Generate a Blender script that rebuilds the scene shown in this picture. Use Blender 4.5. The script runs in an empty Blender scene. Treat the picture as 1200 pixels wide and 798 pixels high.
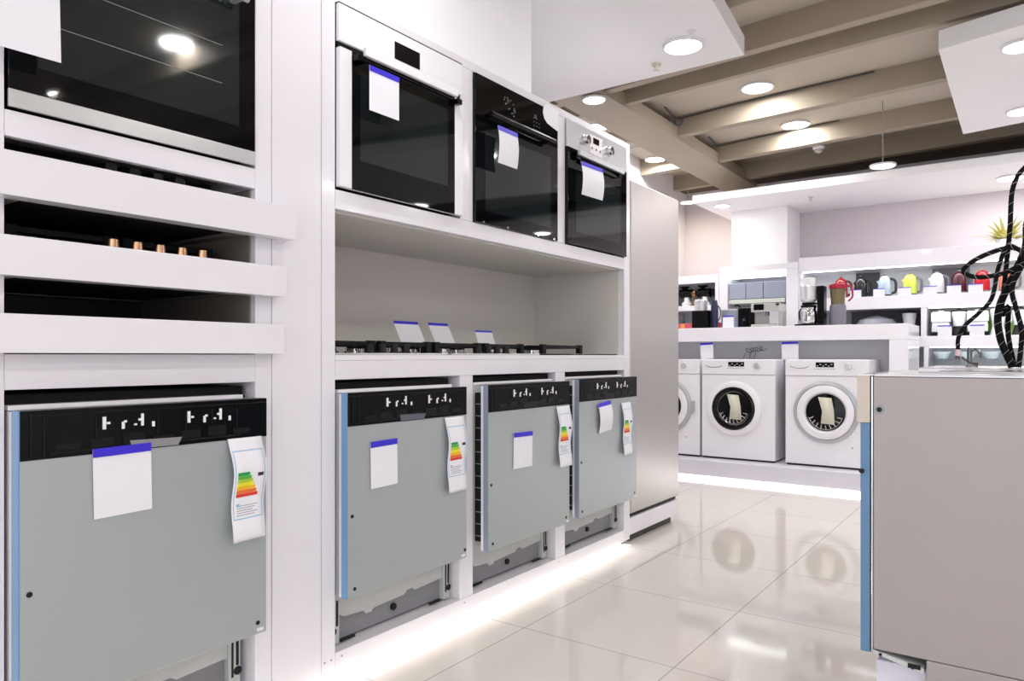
import bpy, bmesh, math, random
from mathutils import Vector, Matrix
random.seed(4)
PI = math.pi
S = bpy.context.scene
COL = S.collection

# ---------------------------------------------------------------- camera, world, exposure
cam_d = bpy.data.cameras.new('camera'); cam = bpy.data.objects.new('camera', cam_d); COL.objects.link(cam)
YAW = math.atan(612 / 853.0)
cam.location = (1.75, 0, 1.0); cam.rotation_euler = (PI / 2, 0, YAW)
cam_d.sensor_width = 36; cam_d.lens = 853 / 1200 * 36; cam_d.shift_y = 18 / 1200; cam_d.clip_start = .02
S.camera = cam
S.view_settings.view_transform = 'Standard'; S.view_settings.look = 'None'
S.view_settings.exposure = 0.36; S.view_settings.gamma = 1
try: S.view_settings.use_curve_mapping = False
except Exception: pass
W = bpy.data.worlds.new('world'); S.world = W; W.use_nodes = True
W.node_tree.nodes['Background'].inputs[0].default_value = (.92, .93, 1, 1)
W.node_tree.nodes['Background'].inputs[1].default_value = 1.6
LAMP_W = 5.5      # watts of each ceiling downlight
DISC_E = 14.0      # glow of their diffusers

# ---------------------------------------------------------------- materials
def lin(h):
    h = h.lstrip('#'); out = []
    for i in (0, 2, 4):
        c = int(h[i:i+2], 16) / 255
        out.append(c / 12.92 if c <= .04045 else ((c + .055) / 1.055) ** 2.4)
    return (*out, 1)
MC = {}
def mat(name, hexc, rough=.5, metal=0, coat=0, var=.04, scale=6, spec=.5, bump=0, stretch=None, emis=0, alpha=1, trans=0, ior=1.45):
    if name in MC: return MC[name]
    m = bpy.data.materials.new(name); m.use_nodes = True; nt = m.node_tree; b = nt.nodes['Principled BSDF']
    c = lin(hexc)
    tc = nt.nodes.new('ShaderNodeTexCoord'); mp = nt.nodes.new('ShaderNodeMapping')
    nt.links.new(tc.outputs['Object'], mp.inputs[0])
    if stretch: mp.inputs['Scale'].default_value = stretch
    n = nt.nodes.new('ShaderNodeTexNoise'); n.inputs['Scale'].default_value = scale; n.inputs['Detail'].default_value = 3
    nt.links.new(mp.outputs[0], n.inputs['Vector'])
    mx = nt.nodes.new('ShaderNodeMix'); mx.data_type = 'RGBA'
    mx.inputs['A'].default_value = tuple(x * (1 - var) for x in c[:3]) + (1,)
    mx.inputs['B'].default_value = tuple(min(1, x * (1 + var)) for x in c[:3]) + (1,)
    nt.links.new(n.outputs['Fac'], mx.inputs['Factor']); nt.links.new(mx.outputs['Result'], b.inputs['Base Color'])
    b.inputs['Roughness'].default_value = rough; b.inputs['Metallic'].default_value = metal
    b.inputs['Coat Weight'].default_value = coat; b.inputs['Coat Roughness'].default_value = .05
    b.inputs['Specular IOR Level'].default_value = spec
    b.inputs['IOR'].default_value = ior; b.inputs['Transmission Weight'].default_value = trans; b.inputs['Alpha'].default_value = alpha
    if bump:
        bp = nt.nodes.new('ShaderNodeBump'); bp.inputs['Strength'].default_value = bump; bp.inputs['Distance'].default_value = .002
        nt.links.new(n.outputs['Fac'], bp.inputs['Height']); nt.links.new(bp.outputs[0], b.inputs['Normal'])
    if emis:
        b.inputs['Emission Color'].default_value = c; b.inputs['Emission Strength'].default_value = emis
    MC[name] = m; return m
WHITE = mat('white lacquer', 'ECEAF0', .16, coat=.3, var=.01)
WSAT = mat('white satin paint', 'E9E7EB', .5, var=.015)
WAPP = mat('white enamel', 'EFEEF3', .25, var=.01)
PAPER = mat('white card', 'EEEEF4', .8, var=.02)
PAPERY = mat('cream paper', 'DCDAC8', .8, var=.04)
BLUE = mat('blue card strip', '3A2BD0', .5, var=.03)
FILM = mat('blue protective film', '6E9AC4', .3, var=.10, scale=4, coat=.3)
FILMG = mat('grey blue film', '8C97A8', .3, var=.06)
STEEL = mat('brushed steel', 'D2D3D6', .3, metal=.7, var=.05, stretch=(2, 2, 90), scale=3)
DOORST = mat('dishwasher door steel', 'B4BBBC', .42, metal=.5, var=.03, scale=2)
FRIDGE = mat('fridge steel', 'C2BEBA', .36, metal=.8, var=.03, stretch=(90, 90, 1), scale=2)
SIDEST = mat('galvanised side panel', 'A8A1A0', .5, metal=.4, var=.05, scale=3)
CHROME = mat('polished chrome', 'D8D8DA', .1, metal=1, var=.02)
DCHROME = mat('dark chrome', '77777B', .2, metal=1, var=.03)
COPPER = mat('copper', 'D8B08C', .2, metal=1, var=.04)
BGLASS = mat('black glass', '08090C', .03, var=.02, spec=.32)
BPLAS = mat('black plastic', '040405', .25, var=.1, spec=.22)
BIRON = mat('cast iron', '0A0A0C', .5, var=.15, scale=60, bump=.15, spec=.3)
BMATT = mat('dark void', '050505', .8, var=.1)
OVWIN = mat('oven window tint', '1A2022', .05, var=.15, scale=2, spec=.6)
GREYP = mat('light grey plastic', 'C2C5C4', .5, var=.03)
GREYD = mat('mid grey plastic', '8B8B90', .5, var=.06)
GREYPANEL = mat('grey display panel', 'E6E6EA', .5, var=.02)
LAV = mat('lavender white laminate', 'DAD8E4', .35, var=.02)
WALLM = mat('painted wall', 'DCD3D8', .7, var=.015)
BEAM = mat('taupe painted beam', 'A89C8B', .6, var=.04)
SLAB = mat('beige ceiling slab', 'C3B9AB', .75, var=.04)
DARKC = mat('dark brown ceiling', '5C5040', .8, var=.1)
SOFF = mat('white plasterboard', 'F8F7F9', .7, var=.005)
TAN = mat('tan door edge', 'C9BFB2', .4, var=.04)
RUB = mat('black rubber', '0A0A0B', .6, var=.1)
DGREY = mat('dark warm grey', '3A3633', .5, var=.08)

def floor_mat():
    m = bpy.data.materials.new('polished porcelain tiles'); m.use_nodes = True; nt = m.node_tree; b = nt.nodes['Principled BSDF']
    tc = nt.nodes.new('ShaderNodeTexCoord'); mp = nt.nodes.new('ShaderNodeMapping'); nt.links.new(tc.outputs['Object'], mp.inputs[0])
    mp.inputs['Location'].default_value = (-.226 + .585 * 20, -2.2 + .63 * 20, 0)
    br = nt.nodes.new('ShaderNodeTexBrick'); nt.links.new(mp.outputs[0], br.inputs['Vector'])
    br.offset = 0; br.inputs['Scale'].default_value = 1; br.inputs['Brick Width'].default_value = .585; br.inputs['Row Height'].default_value = .63
    br.inputs['Mortar Size'].default_value = .0022; br.inputs['Mortar Smooth'].default_value = .1
    br.inputs['Color1'].default_value = lin('D9D3CC'); br.inputs['Color2'].default_value = lin('D6D0C9'); br.inputs['Mortar'].default_value = lin('A39F9B')
    nt.links.new(br.outputs['Color'], b.inputs['Base Color'])
    b.inputs['Roughness'].default_value = .06; b.inputs['Specular IOR Level'].default_value = .5
    return m
FLOOR = floor_mat()

# ---------------------------------------------------------------- mesh helper
class G:
    def __init__(s): s.v = []; s.f = []; s.m = []; s.mi = 0
    def mat(s, i): s.mi = i; return s
    def add(s, vs, fs):
        n = len(s.v); s.v += [tuple(v) for v in vs]; s.f += [tuple(i + n for i in f) for f in fs]; s.m += [s.mi] * len(fs); return s
    def box(s, x0, x1, y0, y1, z0, z1, M=None):
        vs = [Vector((x, y, z)) for x in (x0, x1) for y in (y0, y1) for z in (z0, z1)]
        if M: vs = [M @ v for v in vs]
        return s.add(vs, [(0, 1, 3, 2), (4, 6, 7, 5), (0, 4, 5, 1), (2, 3, 7, 6), (0, 2, 6, 4), (1, 5, 7, 3)])
    def prism(s, pts, ax, a, b):     # polygon extruded along axis; pts are the two other coordinates in order
        def P(p, t): return {'x': (t, p[0], p[1]), 'y': (p[0], t, p[1]), 'z': (p[0], p[1], t)}[ax]
        n = len(pts); vs = [P(p, a) for p in pts] + [P(p, b) for p in pts]
        return s.add(vs, [tuple(range(n)), tuple(range(2 * n - 1, n - 1, -1))] + [(i, i + n, (i + 1) % n + n, (i + 1) % n) for i in range(n)])
    def cyl(s, p0, p1, r0, r1=None, n=20):
        return s.tube([p0, p1], [r0, r0 if r1 is None else r1], n)
    def tube(s, pts, r, n=10, closed=False):
        pts = [Vector(p) for p in pts]; k = len(pts); rs = r if isinstance(r, (list, tuple)) else [r] * k
        vs = []; prev = None
        for i, p in enumerate(pts):
            if closed: d = pts[(i + 1) % k] - pts[i - 1]
            else: d = pts[min(i + 1, k - 1)] - pts[max(i - 1, 0)]
            d.normalize()
            if prev is None:
                u = d.orthogonal().normalized()
            else:
                u = (prev - d * prev.dot(d)); u = u.normalized() if u.length > 1e-6 else d.orthogonal().normalized()
            prev = u; w = d.cross(u)
            for j in range(n):
                a = 2 * PI * j / n; vs.append(p + (u * math.cos(a) + w * math.sin(a)) * rs[i])
        fs = []
        for i in range(k if closed else k - 1):
            for j in range(n):
                a, b = i * n + j, i * n + (j + 1) % n; c, d2 = ((i + 1) % k) * n + (j + 1) % n, ((i + 1) % k) * n + j
                fs.append((a, b, c, d2))
        if not closed: fs += [tuple(range(n - 1, -1, -1)), tuple(range((k - 1) * n, k * n))]
        return s.add(vs, fs)
    def lathe(s, prof, c=(0, 0, 0), ax='z', n=28, a0=0, a1=2 * PI):   # prof: (radius, height)
        vs = []; full = abs(a1 - a0 - 2 * PI) < 1e-6
        for (r, h) in prof:
            for j in range(n):
                a = a0 + (a1 - a0) * j / (n if full else n - 1); q = (r * math.cos(a), r * math.sin(a))
                p = {'z': (q[0], q[1], h), 'x': (h, q[0], q[1]), 'y': (q[0], h, q[1])}[ax]
                vs.append((c[0] + p[0], c[1] + p[1], c[2] + p[2]))
        fs = []
        for i in range(len(prof) - 1):
            for j in range(n if full else n - 1):
                fs.append((i * n + j, i * n + (j + 1) % n, (i + 1) * n + (j + 1) % n, (i + 1) * n + j))
        if prof[0][0] > 1e-5: fs.append(tuple(range(n - 1, -1, -1)))
        if prof[-1][0] > 1e-5: fs.append(tuple(range((len(prof) - 1) * n, len(prof) * n)))
        return s.add(vs, fs)
    def build(s, name, mats, parent=None, bevel=0, loc=None, rz=0, seg=2):
        me = bpy.data.meshes.new(name); me.from_pydata(s.v, [], s.f)
        mats = mats if isinstance(mats, (list, tuple)) else [mats]
        for m in mats: me.materials.append(m)
        me.polygons.foreach_set('material_index', s.m)
        bm = bmesh.new(); bm.from_mesh(me); bmesh.ops.remove_doubles(bm, verts=bm.verts, dist=1e-6) if False else None
        bmesh.ops.recalc_face_normals(bm, faces=bm.faces); bm.to_mesh(me); bm.free()
        me.shade_smooth(); me.set_sharp_from_angle(angle=math.radians(35))
        o = bpy.data.objects.new(name, me); COL.objects.link(o)
        if parent: o.parent = parent
        if loc: o.location = loc
        o.rotation_euler.z = rz
        if bevel:
            b = o.modifiers.new('bevel', 'BEVEL'); b.width = bevel; b.segments = seg; b.limit_method = 'ANGLE'; b.angle_limit = math.radians(40); b.harden_normals = True
        return o
def tag(o, label=None, cat=None, group=None, kind=None):
    if label: o['label'] = label
    if cat: o['category'] = cat
    if group: o['group'] = group
    if kind: o['kind'] = kind
    return o
def empty(name, loc, rz=0, label=None, cat=None, group=None):
    o = bpy.data.objects.new(name, None); COL.objects.link(o); o.location = loc; o.rotation_euler.z = rz; o.empty_display_size = .05
    return tag(o, label, cat, group)
def struct(name, g, m, bevel=0): return tag(g.build(name, m, bevel=bevel), kind='structure')
def kids(o): return list(o.children)
def copy_tree(o, parent=None):
    c = o.copy(); COL.objects.link(c); c.parent = parent
    for ch in kids(o): copy_tree(ch, c)
    return c

# ---------------------------------------------------------------- the setting
struct('floor', G().box(-1.3, 6, -4, 8.2, -.1, 0), FLOOR)
struct('wall_left', G().box(-1.4, -1.3, -4, 8.2, 0, 3.3), WSAT)
struct('wall_back', G().box(-1.3, 6, 7.45, 7.6, 0, 2.74), WALLM)
struct('wall_right', G().box(6, 6.1, -4, 8.2, 0, 3.3), WSAT)
struct('ceiling', G().box(-1.3, 6, -4, 7.6, 2.87, 2.97), SLAB)
struct('trim_1', G().box(-1.3, 6, 7.6, 8.2, 2.87, 2.97).box(-1.3, 6, 8.2, 8.3, 0, 2.97), DARKC)
TB = math.radians(-4.8)
def beam(i, y0, w, zb=2.72, m=BEAM, label=''):
    o = G().box(-1.6, 6.6, -w, 0, zb, 2.90).build('ceiling_beam', m, loc=(0, y0, 0), rz=TB, bevel=.004)
    tag(o, kind='structure'); o.name = 'trim_%d' % i
beam(2, 4.22, .07); beam(3, 4.50, .05, m=BEAM); beam(4, 5.42, .08); beam(5, 6.32, .08); beam(6, 7.10, .08)
beam(7, 3.60, .08); beam(8, 2.7, .08); beam(9, 1.8, .08); beam(10, .9, .08); beam(11, 0, .08); beam(12, -.9, .08); beam(13, -1.8, .08)
o = G().box(-.86, -.52, -4, 7.4, 2.70, 2.80).build('trim_14', BEAM, bevel=.004); tag(o, kind='structure')
o = G().box(-1.3, 6, 7.15, 7.45, 2.74, 2.868).build('trim_15', DARKC); tag(o, kind='structure')

# hanging white plasterboard canopies
s1 = G().prism([(-1.29, -4), (2.2, -4), (.62, 3.0), (.536, 3.75), (-1.29, 3.75)], 'z', 2.55, 2.65)
tag(s1.build('ceiling_canopy', SOFF, bevel=.003), 'large white plasterboard canopy hanging above the oven cabinets', 'ceiling panel')
g = G(); ca, sa = math.cos(math.radians(-14)), math.sin(math.radians(-14))
g.prism([(1.355, 4.26), (1.355 + 3.6, 4.26 - .95), (1.355 + 3.6, 5.98 - .75), (1.345, 5.98)], 'z', 2.55, 2.65)
tag(g.build('ceiling_canopy', SOFF, bevel=.003), 'smaller white plasterboard canopy hanging at the upper right under the beams', 'ceiling panel')
g = G().box(-.80, 6, 6.40, 7.449, 2.40, 2.47)
tag(g.build('ceiling_canopy', SOFF, bevel=.003), 'long white plasterboard canopy along the back wall above the kettle shelves', 'ceiling panel')
# square column at the back wall
struct('wall_column', G().box(-.645, -.118, 7.0, 7.45, 1.86, 2.40), SOFF, .003).name = 'wall_pillar'

# ---------------------------------------------------------------- tall cabinets
# left unit
def cab_left():
    r = empty('appliance_cabinet', (0, .55, 0), label='tall white gloss cabinet at far left with a built-in oven and three slots of hobs', cat='cabinet')
    o = .55
    def B(n, x0, x1, y0, y1, z0, z1, m=WHITE, bv=.0015): return G().box(x0, x1, y0 - o, y1 - o, z0, z1).build(n, m, r, bv)
    B('stile', -.02, 0, -.2, .0195, .024, 2.549)
    B('stile', -.62, 0, .02, .618, .0805, 2.0915)
    B('stile', -.62, 0, 1.2215, 1.274, .0805, 2.0915)
    B('top_panel', -.62, 0, .02, 1.274, 2.092, 2.549)
    B('plinth', -.62, 0, .02, 1.274, .024, .08)
    B('rail', -.02, 0, .6185, 1.221, 1.462, 1.5175)
    B('oven_shelf', -.62, -.0205, .6185, 1.221, 1.503, 1.5175)
    B('rail', -.62, 0, .6185, 1.221, .928, 1.004)
    B('back_panel', -.62, -.605, .6185, 1.221, 1.0045, 1.5025, DGREY, 0)  # back of the slots in one even dark grey-brown
    B('side_lining', -.6045, -.02, 1.216, 1.221, 1.0045, 1.461, mat('taupe lining', '8A8178', .35), 0)
    for z0, z1, ye in ((1.329, 1.421, 1.323), (1.165, 1.248, 1.287), (1.006, 1.087, 1.280)):
        B('shelf_front', .001, .05, .4, ye, z0, z1, WHITE, .0012)
        g = G()
        for x0, x1, y0, y1 in ((-.60, 0, .619, .655), (-.60, 0, 1.175, 1.215), (-.60, -.54, .6555, 1.1745), (-.025, 0, .6555, 1.1745)): g.box(x0, x1, y0 - o, y1 - o, z0 + .005, z1 - .004)
        g.build('shelf_frame', mat('grey shelf board', '8D8882', .4), r)
    B('filler_panel', -.02, 0.001, 1.276, 1.449, .024, 2.549, WHITE, .0012)
    return r
cab_left()
def cab_main():
    r = empty('appliance_cabinet', (0, 1.451, 0), label='long white gloss cabinet holding three ovens, an open niche with hobs and three dishwashers', cat='cabinet')
    o = 1.451
    def B(n, x0, x1, y0, y1, z0, z1, m=WHITE, bv=.0015): return G().box(x0, x1, y0 - o, y1 - o, z0, z1).build(n, m, r, bv)
    NI = mat('niche laminate', 'DCD8D2', .45, var=.015)
    B('end_panel', -.62, 0, 1.452, 1.5045, .024, 2.549)
    B('end_panel', -.62, 0, 3.4505, 3.515, .024, 2.125)
    for a, b in ((2.104, 2.181), (2.775, 2.856)):
        B('divider', -.62, 0, a, b, .0845, .9255); B('divider', -.62, 0, a, b, 1.5145, 2.0915)
    B('plinth', -.62, 0, 1.505, 3.45, .024, .084)
    B('rail', -.62, 0, 1.505, 3.45, .926, .985)
    B('rail', -.62, 0, 1.505, 3.45, 1.454, 1.514)
    B('rail', -.62, 0, 1.505, 3.45, 2.092, 2.125)
    B('niche_back', -.62, -.565, 1.505, 3.45, .9855, 1.4535, NI, 0)
    B('niche_side', -.5645, -.03, 3.444, 3.45, 1.0035, 1.4535, NI, 0); B('niche_side', -.5645, -.03, 1.505, 1.511, 1.0035, 1.4535, NI, 0)
    B('niche_ceiling', -.5645, -.03, 1.5115, 3.4435, 1.4485, 1.4535, NI, 0)
    B('worktop', -.5645, 0, 1.505, 3.45, .9855, 1.003, WHITE, .0012)
    for a, b in ((1.505, 2.1035), (2.1815, 2.7745), (2.8565, 3.45)): B('back_panel', -.62, -.61, a, b, .0845, .9255, BMATT, 0)
    B('bulkhead_panel', -.62, -.01, 1.505, 2.596, 2.1255, 2.549, SOFF, .001)
    for y in (1.463, 1.489, 1.53, 2.13, 2.80, 3.47): G().cyl((.0005, y - o, .068), (.002, y - o, .068), .0028, n=10).build('screw_hole', GREYD, r)
    return r
cab_main()
# LED strip under the plinth lighting the floor
led = empty('led_strip', (-.03, .1, .012), label='thin white light strip hidden under the plinth of the white cabinets', cat='light strip')
G().box(-.01, .0, 0, 3.36, -.006, .010).build('strip', mat('led diffuser', 'FFFFFF', emis=3), led)
ld = bpy.data.lights.new('strip_lamp', 'AREA'); ld.shape = 'RECTANGLE'; ld.size = 3.36; ld.size_y = .016; ld.energy = 7; ld.color = (1, .99, .95)
lo = bpy.data.objects.new('strip_lamp', ld); COL.objects.link(lo); lo.parent = led; lo.location = (.004, 1.68, .003)
def aim(o, d):      # lamp looks along d, its long side level
    z = -Vector(d).normalized(); x = Vector((0, 0, 1)).cross(z).normalized(); y = z.cross(x)
    o.rotation_euler = Matrix((x, y, z)).transposed().to_euler()
aim(lo, (1, 0, -.22))

# ---------------------------------------------------------------- cards and labels
def card(loc, w, h, label, rz=0, lean=0, roll=0, group=None, strip=.12, axis='x', parent=None, name='price_card', curve=.0):
    """vertical card facing +x (axis x) or -y (axis y); loc is the bottom centre; slight curl"""
    r = empty(name, loc, rz, label, 'price card', group)
    M = Matrix.Rotation(lean, 4, 'Y') @ Matrix.Rotation(roll, 4, 'X')
    if axis == 'y': M = Matrix.Rotation(-PI / 2, 4, 'Z') @ M
    def sheet(z0, z1, x, t):
        n = 8; vs = []; fs = []
        for k in range(n + 1):
            z = z0 + (z1 - z0) * k / n; cx = curve * math.sin(PI * z / h) + x
            for yy in (-w / 2, w / 2):
                for tt in (0, t): vs.append(M @ Vector((cx + tt, yy, z)))
        for k in range(n):
            a = 4 * k; b = a + 4
            fs += [(a, a + 2, b + 2, b), (a + 1, b + 1, b + 3, a + 3), (a, b, b + 1, a + 1), (a + 2, a + 3, b + 3, b + 2)]
        fs += [(0, 1, 3, 2), (4 * n, 4 * n + 2, 4 * n + 3, 4 * n + 1)]
        return G().add(vs, fs)
    sheet(0, h, 0, .0012).build('sheet', PAPER, r)
    sheet(h * (1 - strip), h * 1.005, .0014, .0015).build('colour_strip', BLUE, r)
    return r
LABM = [PAPER] + [mat('label colour %d' % i, c, .6, var=.02) for i, c in enumerate(['1D9A4B', '55B53C', 'B8D32E', 'F6E71E', 'FDBB1B', 'F0762A', 'E23B24'])] + [mat('label black', '1A1A1E', .6), mat('label sky blue', '8FBEE0', .6), mat('label grey print', 'A9A9B2', .7)]
def energy_label(loc, w, h, label, curl, tilt):
    """curling paper energy label, hangs from its top edge at loc (top centre)"""
    r = empty('energy_label', loc, 0, label, 'energy label', 'energy labels on the dishwasher doors')
    def xf(u, v):      # u across 0..1, v down 0..1
        y = (u - .5) * w + tilt * v * h + .06 * w * math.sin(v * 5)
        z = -v * h
        x = .004 + curl * (math.sin(v * PI * 1.6) ** 2) * .6 + curl * .5 * v * (1 - .5 * u) + .25 * curl * (1 - u) * v
        return (x, y, z)
    def patch(u0, u1, v0, v1, lift, mi, g, n=1, slant=0):
        nv = max(1, int((v1 - v0) * 26)); vs = []; fs = []
        nu = 4 if u1 - u0 > .5 else 1
        for k in range(nv + 1):
            v = v0 + (v1 - v0) * k / nv
            for j in range(nu + 1):
                p = xf(u0 + (u1 - u0) * j / nu, v); vs.append((p[0] + lift, p[1], p[2]))
        for k in range(nv):
            for j in range(nu):
                a = k * (nu + 1) + j; fs.append((a, a + 1, a + nu + 2, a + nu + 1))
        g.mat(mi).add(vs, fs)
    g = G(); patch(0, 1, 0, 1, 0, 0, g); o = g.build('paper', LABM, r)
    sm = o.modifiers.new('thickness', 'SOLIDIFY'); sm.thickness = .0008; sm.offset = 0
    g = G()
    for a, b, c, d in ((.05, .95, .12, .13), (.05, .95, .78, .79), (.05, .07, .13, .78), (.93, .95, .13, .78)): patch(a, b, c, d, .0009, 9, g)
    for k in range(7): patch(.12, .48 + .05 * k, .335 + .035 * k, .368 + .035 * k, .0009, k + 1, g)
    patch(.72, .9, .355, .39, .0009, 8, g)
    for k in range(5): patch(.14 + .02 * (k % 2), .8 - .08 * (k % 3), .66 + .022 * k, .668 + .022 * k, .0009, 10, g)
    patch(.14, .24, .64, .67, .0009, 9, g)
    g.build('print', LABM, r)
    return r

# ---------------------------------------------------------------- dishwashers
def dishwasher(loc, px, film, label, w=.594, zt=.80, zb=.170, dots=0, inner=WAPP, rack=0):
    """base at z=.084; local z. door front face at x=px"""
    r = empty('built_in_dishwasher', loc, 0, label, 'dishwasher', 'integrated dishwashers under the white cabinets')
    b = G().box(-.55, -.004, .004, w - .004, .170, .798)
    b.build('tub', GREYP, r, .003)
    G().box(-.03, .001, .004, w - .03, .7985, .809).build('top_edge', WAPP, r, .002)
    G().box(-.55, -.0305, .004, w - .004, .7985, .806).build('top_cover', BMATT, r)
    G().box(-.55, -.036, .0045, w - .006, .8065, .8305).build('gap_shade_block', BMATT, r, .004)  # black cover and block put shade into the gap above the tub
    # base pan with wavy lower trim and kickplate
    n = [(.035, .17), (.56, .17), (.56, .105), (.545, .085), (.40, .078), (.385, .088), (.36, .088), (.345, .075), (.20, .070), (.19, .060), (.165, .060), (.155, .072), (.07, .078), (.035, .10)]
    G().prism([(y, z) for y, z in n], 'x', -.06, -.048).build('plinth_trim', GREYP, r, .002)
    G().box(-.09, -.0605, .02, .575, .006, .169).build('kick_plate', GREYD, r, .002)
    for y0 in (.008, .545):
        G().box(-.085, -.04, y0, y0 + .036, .004, .16).build('end_bracket', GREYP, r, .002)
        G().box(-.0399, -.0385, y0 + .008, y0 + .014, .03, .15).build('bracket_slot', RUB, r)
        G().box(-.0399, -.0385, y0 + .022, y0 + .030, .06, .14).build('bracket_slot', RUB, r)
    for y0 in (.05, .47): G().box(-.047, -.040, y0, y0 + .06, .004, .012).build('latch', RUB, r, .001)
    for y in (.02, .30, .572):
        g = G().cyl((-.047 if y != .3 else -.0604, y, .045), (-.038 if y != .3 else -.052, y, .045), .012, n=14)
        g.build('foot_cap', RUB, r)
    for y in (.05, .545):
        G().cyl((-.12, y, 0), (-.12, y, .006), .018, n=14).build('foot', RUB, r)
    # door: white inner liner, steel outer sheet, film on the near edge, black control strip
    xi = px * (.42 if not rack else .68)
    if rack:
        G().box(.0005, .0335, .012, w - .012, zb + .03, zt - .03).build('rack_side', RUB, r)
        g = G()
        for k in range(12): g.box(.004, .030, .0095, .0115, zb + .05 + k * .046, zb + .053 + k * .046)
        g.build('rack_wires', GREYD, r)
    G().box(.0015 if not rack else .034, xi, .004, w - .004, zb - .002, zt - .004).build('door_liner', inner, r, .002)
    d = G().box(xi + .0005, px, 0.003, w, zb, zt - .103); d.build('door_panel', DOORST, r, .0015)
    G().box(xi + .0005, px - .001, 0.0, .0028, zb, zt).build('edge_film', film, r)
    c = G().box(xi + .0005, px + .0006, .003, w, zt - .1025, zt)
    k = c.mat(1)
    for yy in (.02, .045): k.box(px, px + .0022, yy, yy + .004, zt - .098, zt - .006)
    k.box(px, px + .002, .003, w - .002, zt - .012, zt - .009); k.box(px, px + .002, .06, w - .08, zt - .094, zt - .090)
    for q_ in range(7):
        yy = .07 + q_ * .07; k.box(px, px + .0018, yy, yy + .05, zt - .088, zt - .075 + .006 * (q_ % 3)); k.box(px, px + .0018, yy + .01, yy + .013, zt - .07, zt - .02)
    m = c.mat(2)
    for base in (.165, .365):
        m.box(px + .0006, px + .0032, base, base + .007, zt - .050, zt - .022); m.box(px + .0006, px + .0032, base + .009, base + .016, zt - .039, zt - .034)
        for q_, (dy_, h1, h2) in enumerate([(.042, -.052, -.036), (.047, -.038, -.033), (.070, -.046, -.042), (.086, -.048, -.020), (.080, -.036, -.031), (.112, -.052, -.040)]):
            m.box(px + .0006, px + .003, base + dy_, base + dy_ + .006, zt + h1, zt + h2)
    c.build('control_strip', [BPLAS, BIRON, mat('white clips', 'F2F2F0', .4)], r)
    if dots != 2:
        g = G().prism([(.23, zt - .101), (.34, zt - .101), (.35, zt - .083), (.225, zt - .080)], 'x', px + .0008, px + .004); g.build('grip_recess', GREYD if dots == 0 else mat('slate', '5C5F68', .4), r)
    else:
        G().box(px + .0008, px + .004, .23, .34, zt - .098, zt - .075).build('grip_recess', RUB, r)
    for y, z in ((.02, .42), (.03, .195), (.565, .20)):
        G().cyl((px, y, z), (px + .0012, y, z), .006, n=12).build('screw_hole', RUB, r)
    G().box(px, px + .004, w - .03, w - .012, .178, .186).build('clip_plate', WAPP, r)
    return r
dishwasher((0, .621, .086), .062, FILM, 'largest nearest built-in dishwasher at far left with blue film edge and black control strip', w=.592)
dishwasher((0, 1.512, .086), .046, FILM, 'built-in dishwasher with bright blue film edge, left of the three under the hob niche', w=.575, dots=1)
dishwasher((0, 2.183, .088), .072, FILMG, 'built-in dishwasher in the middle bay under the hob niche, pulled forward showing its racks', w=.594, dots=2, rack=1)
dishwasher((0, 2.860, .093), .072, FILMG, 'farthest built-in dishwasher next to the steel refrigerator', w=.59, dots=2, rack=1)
card((.0645, .832, .640), .13, .155, 'white price card with blue strip on the nearest dishwasher door', roll=.02)
card((.048, 1.667, .580), .118, .148, 'white price card with blue strip on the dishwasher with bright blue edge', roll=.02)
card((.0745, 2.41, .550), .132, .142, 'white price card with blue strip on the middle bay dishwasher', roll=-.02)
card((.076, 3.10, .637), .125, .142, 'white price card with blue strip on the farthest dishwasher, curling off its door', roll=.08, lean=0, curve=.012)
energy_label((.0645, 1.142, .786), .10, .265, 'curling paper energy label on the nearest dishwasher door', .018, .03)
energy_label((.048, 2.01, .780), .105, .268, 'curling paper energy label on the dishwasher with bright blue edge', .012, .05)
energy_label((.0745, 2.712, .780), .108, .262, 'curling paper energy label on the middle bay dishwasher', .012, .05)
energy_label((.0745, 3.315, .765), .10, .262, 'narrow paper energy label on the farthest dishwasher door', .012, .03)

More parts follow.
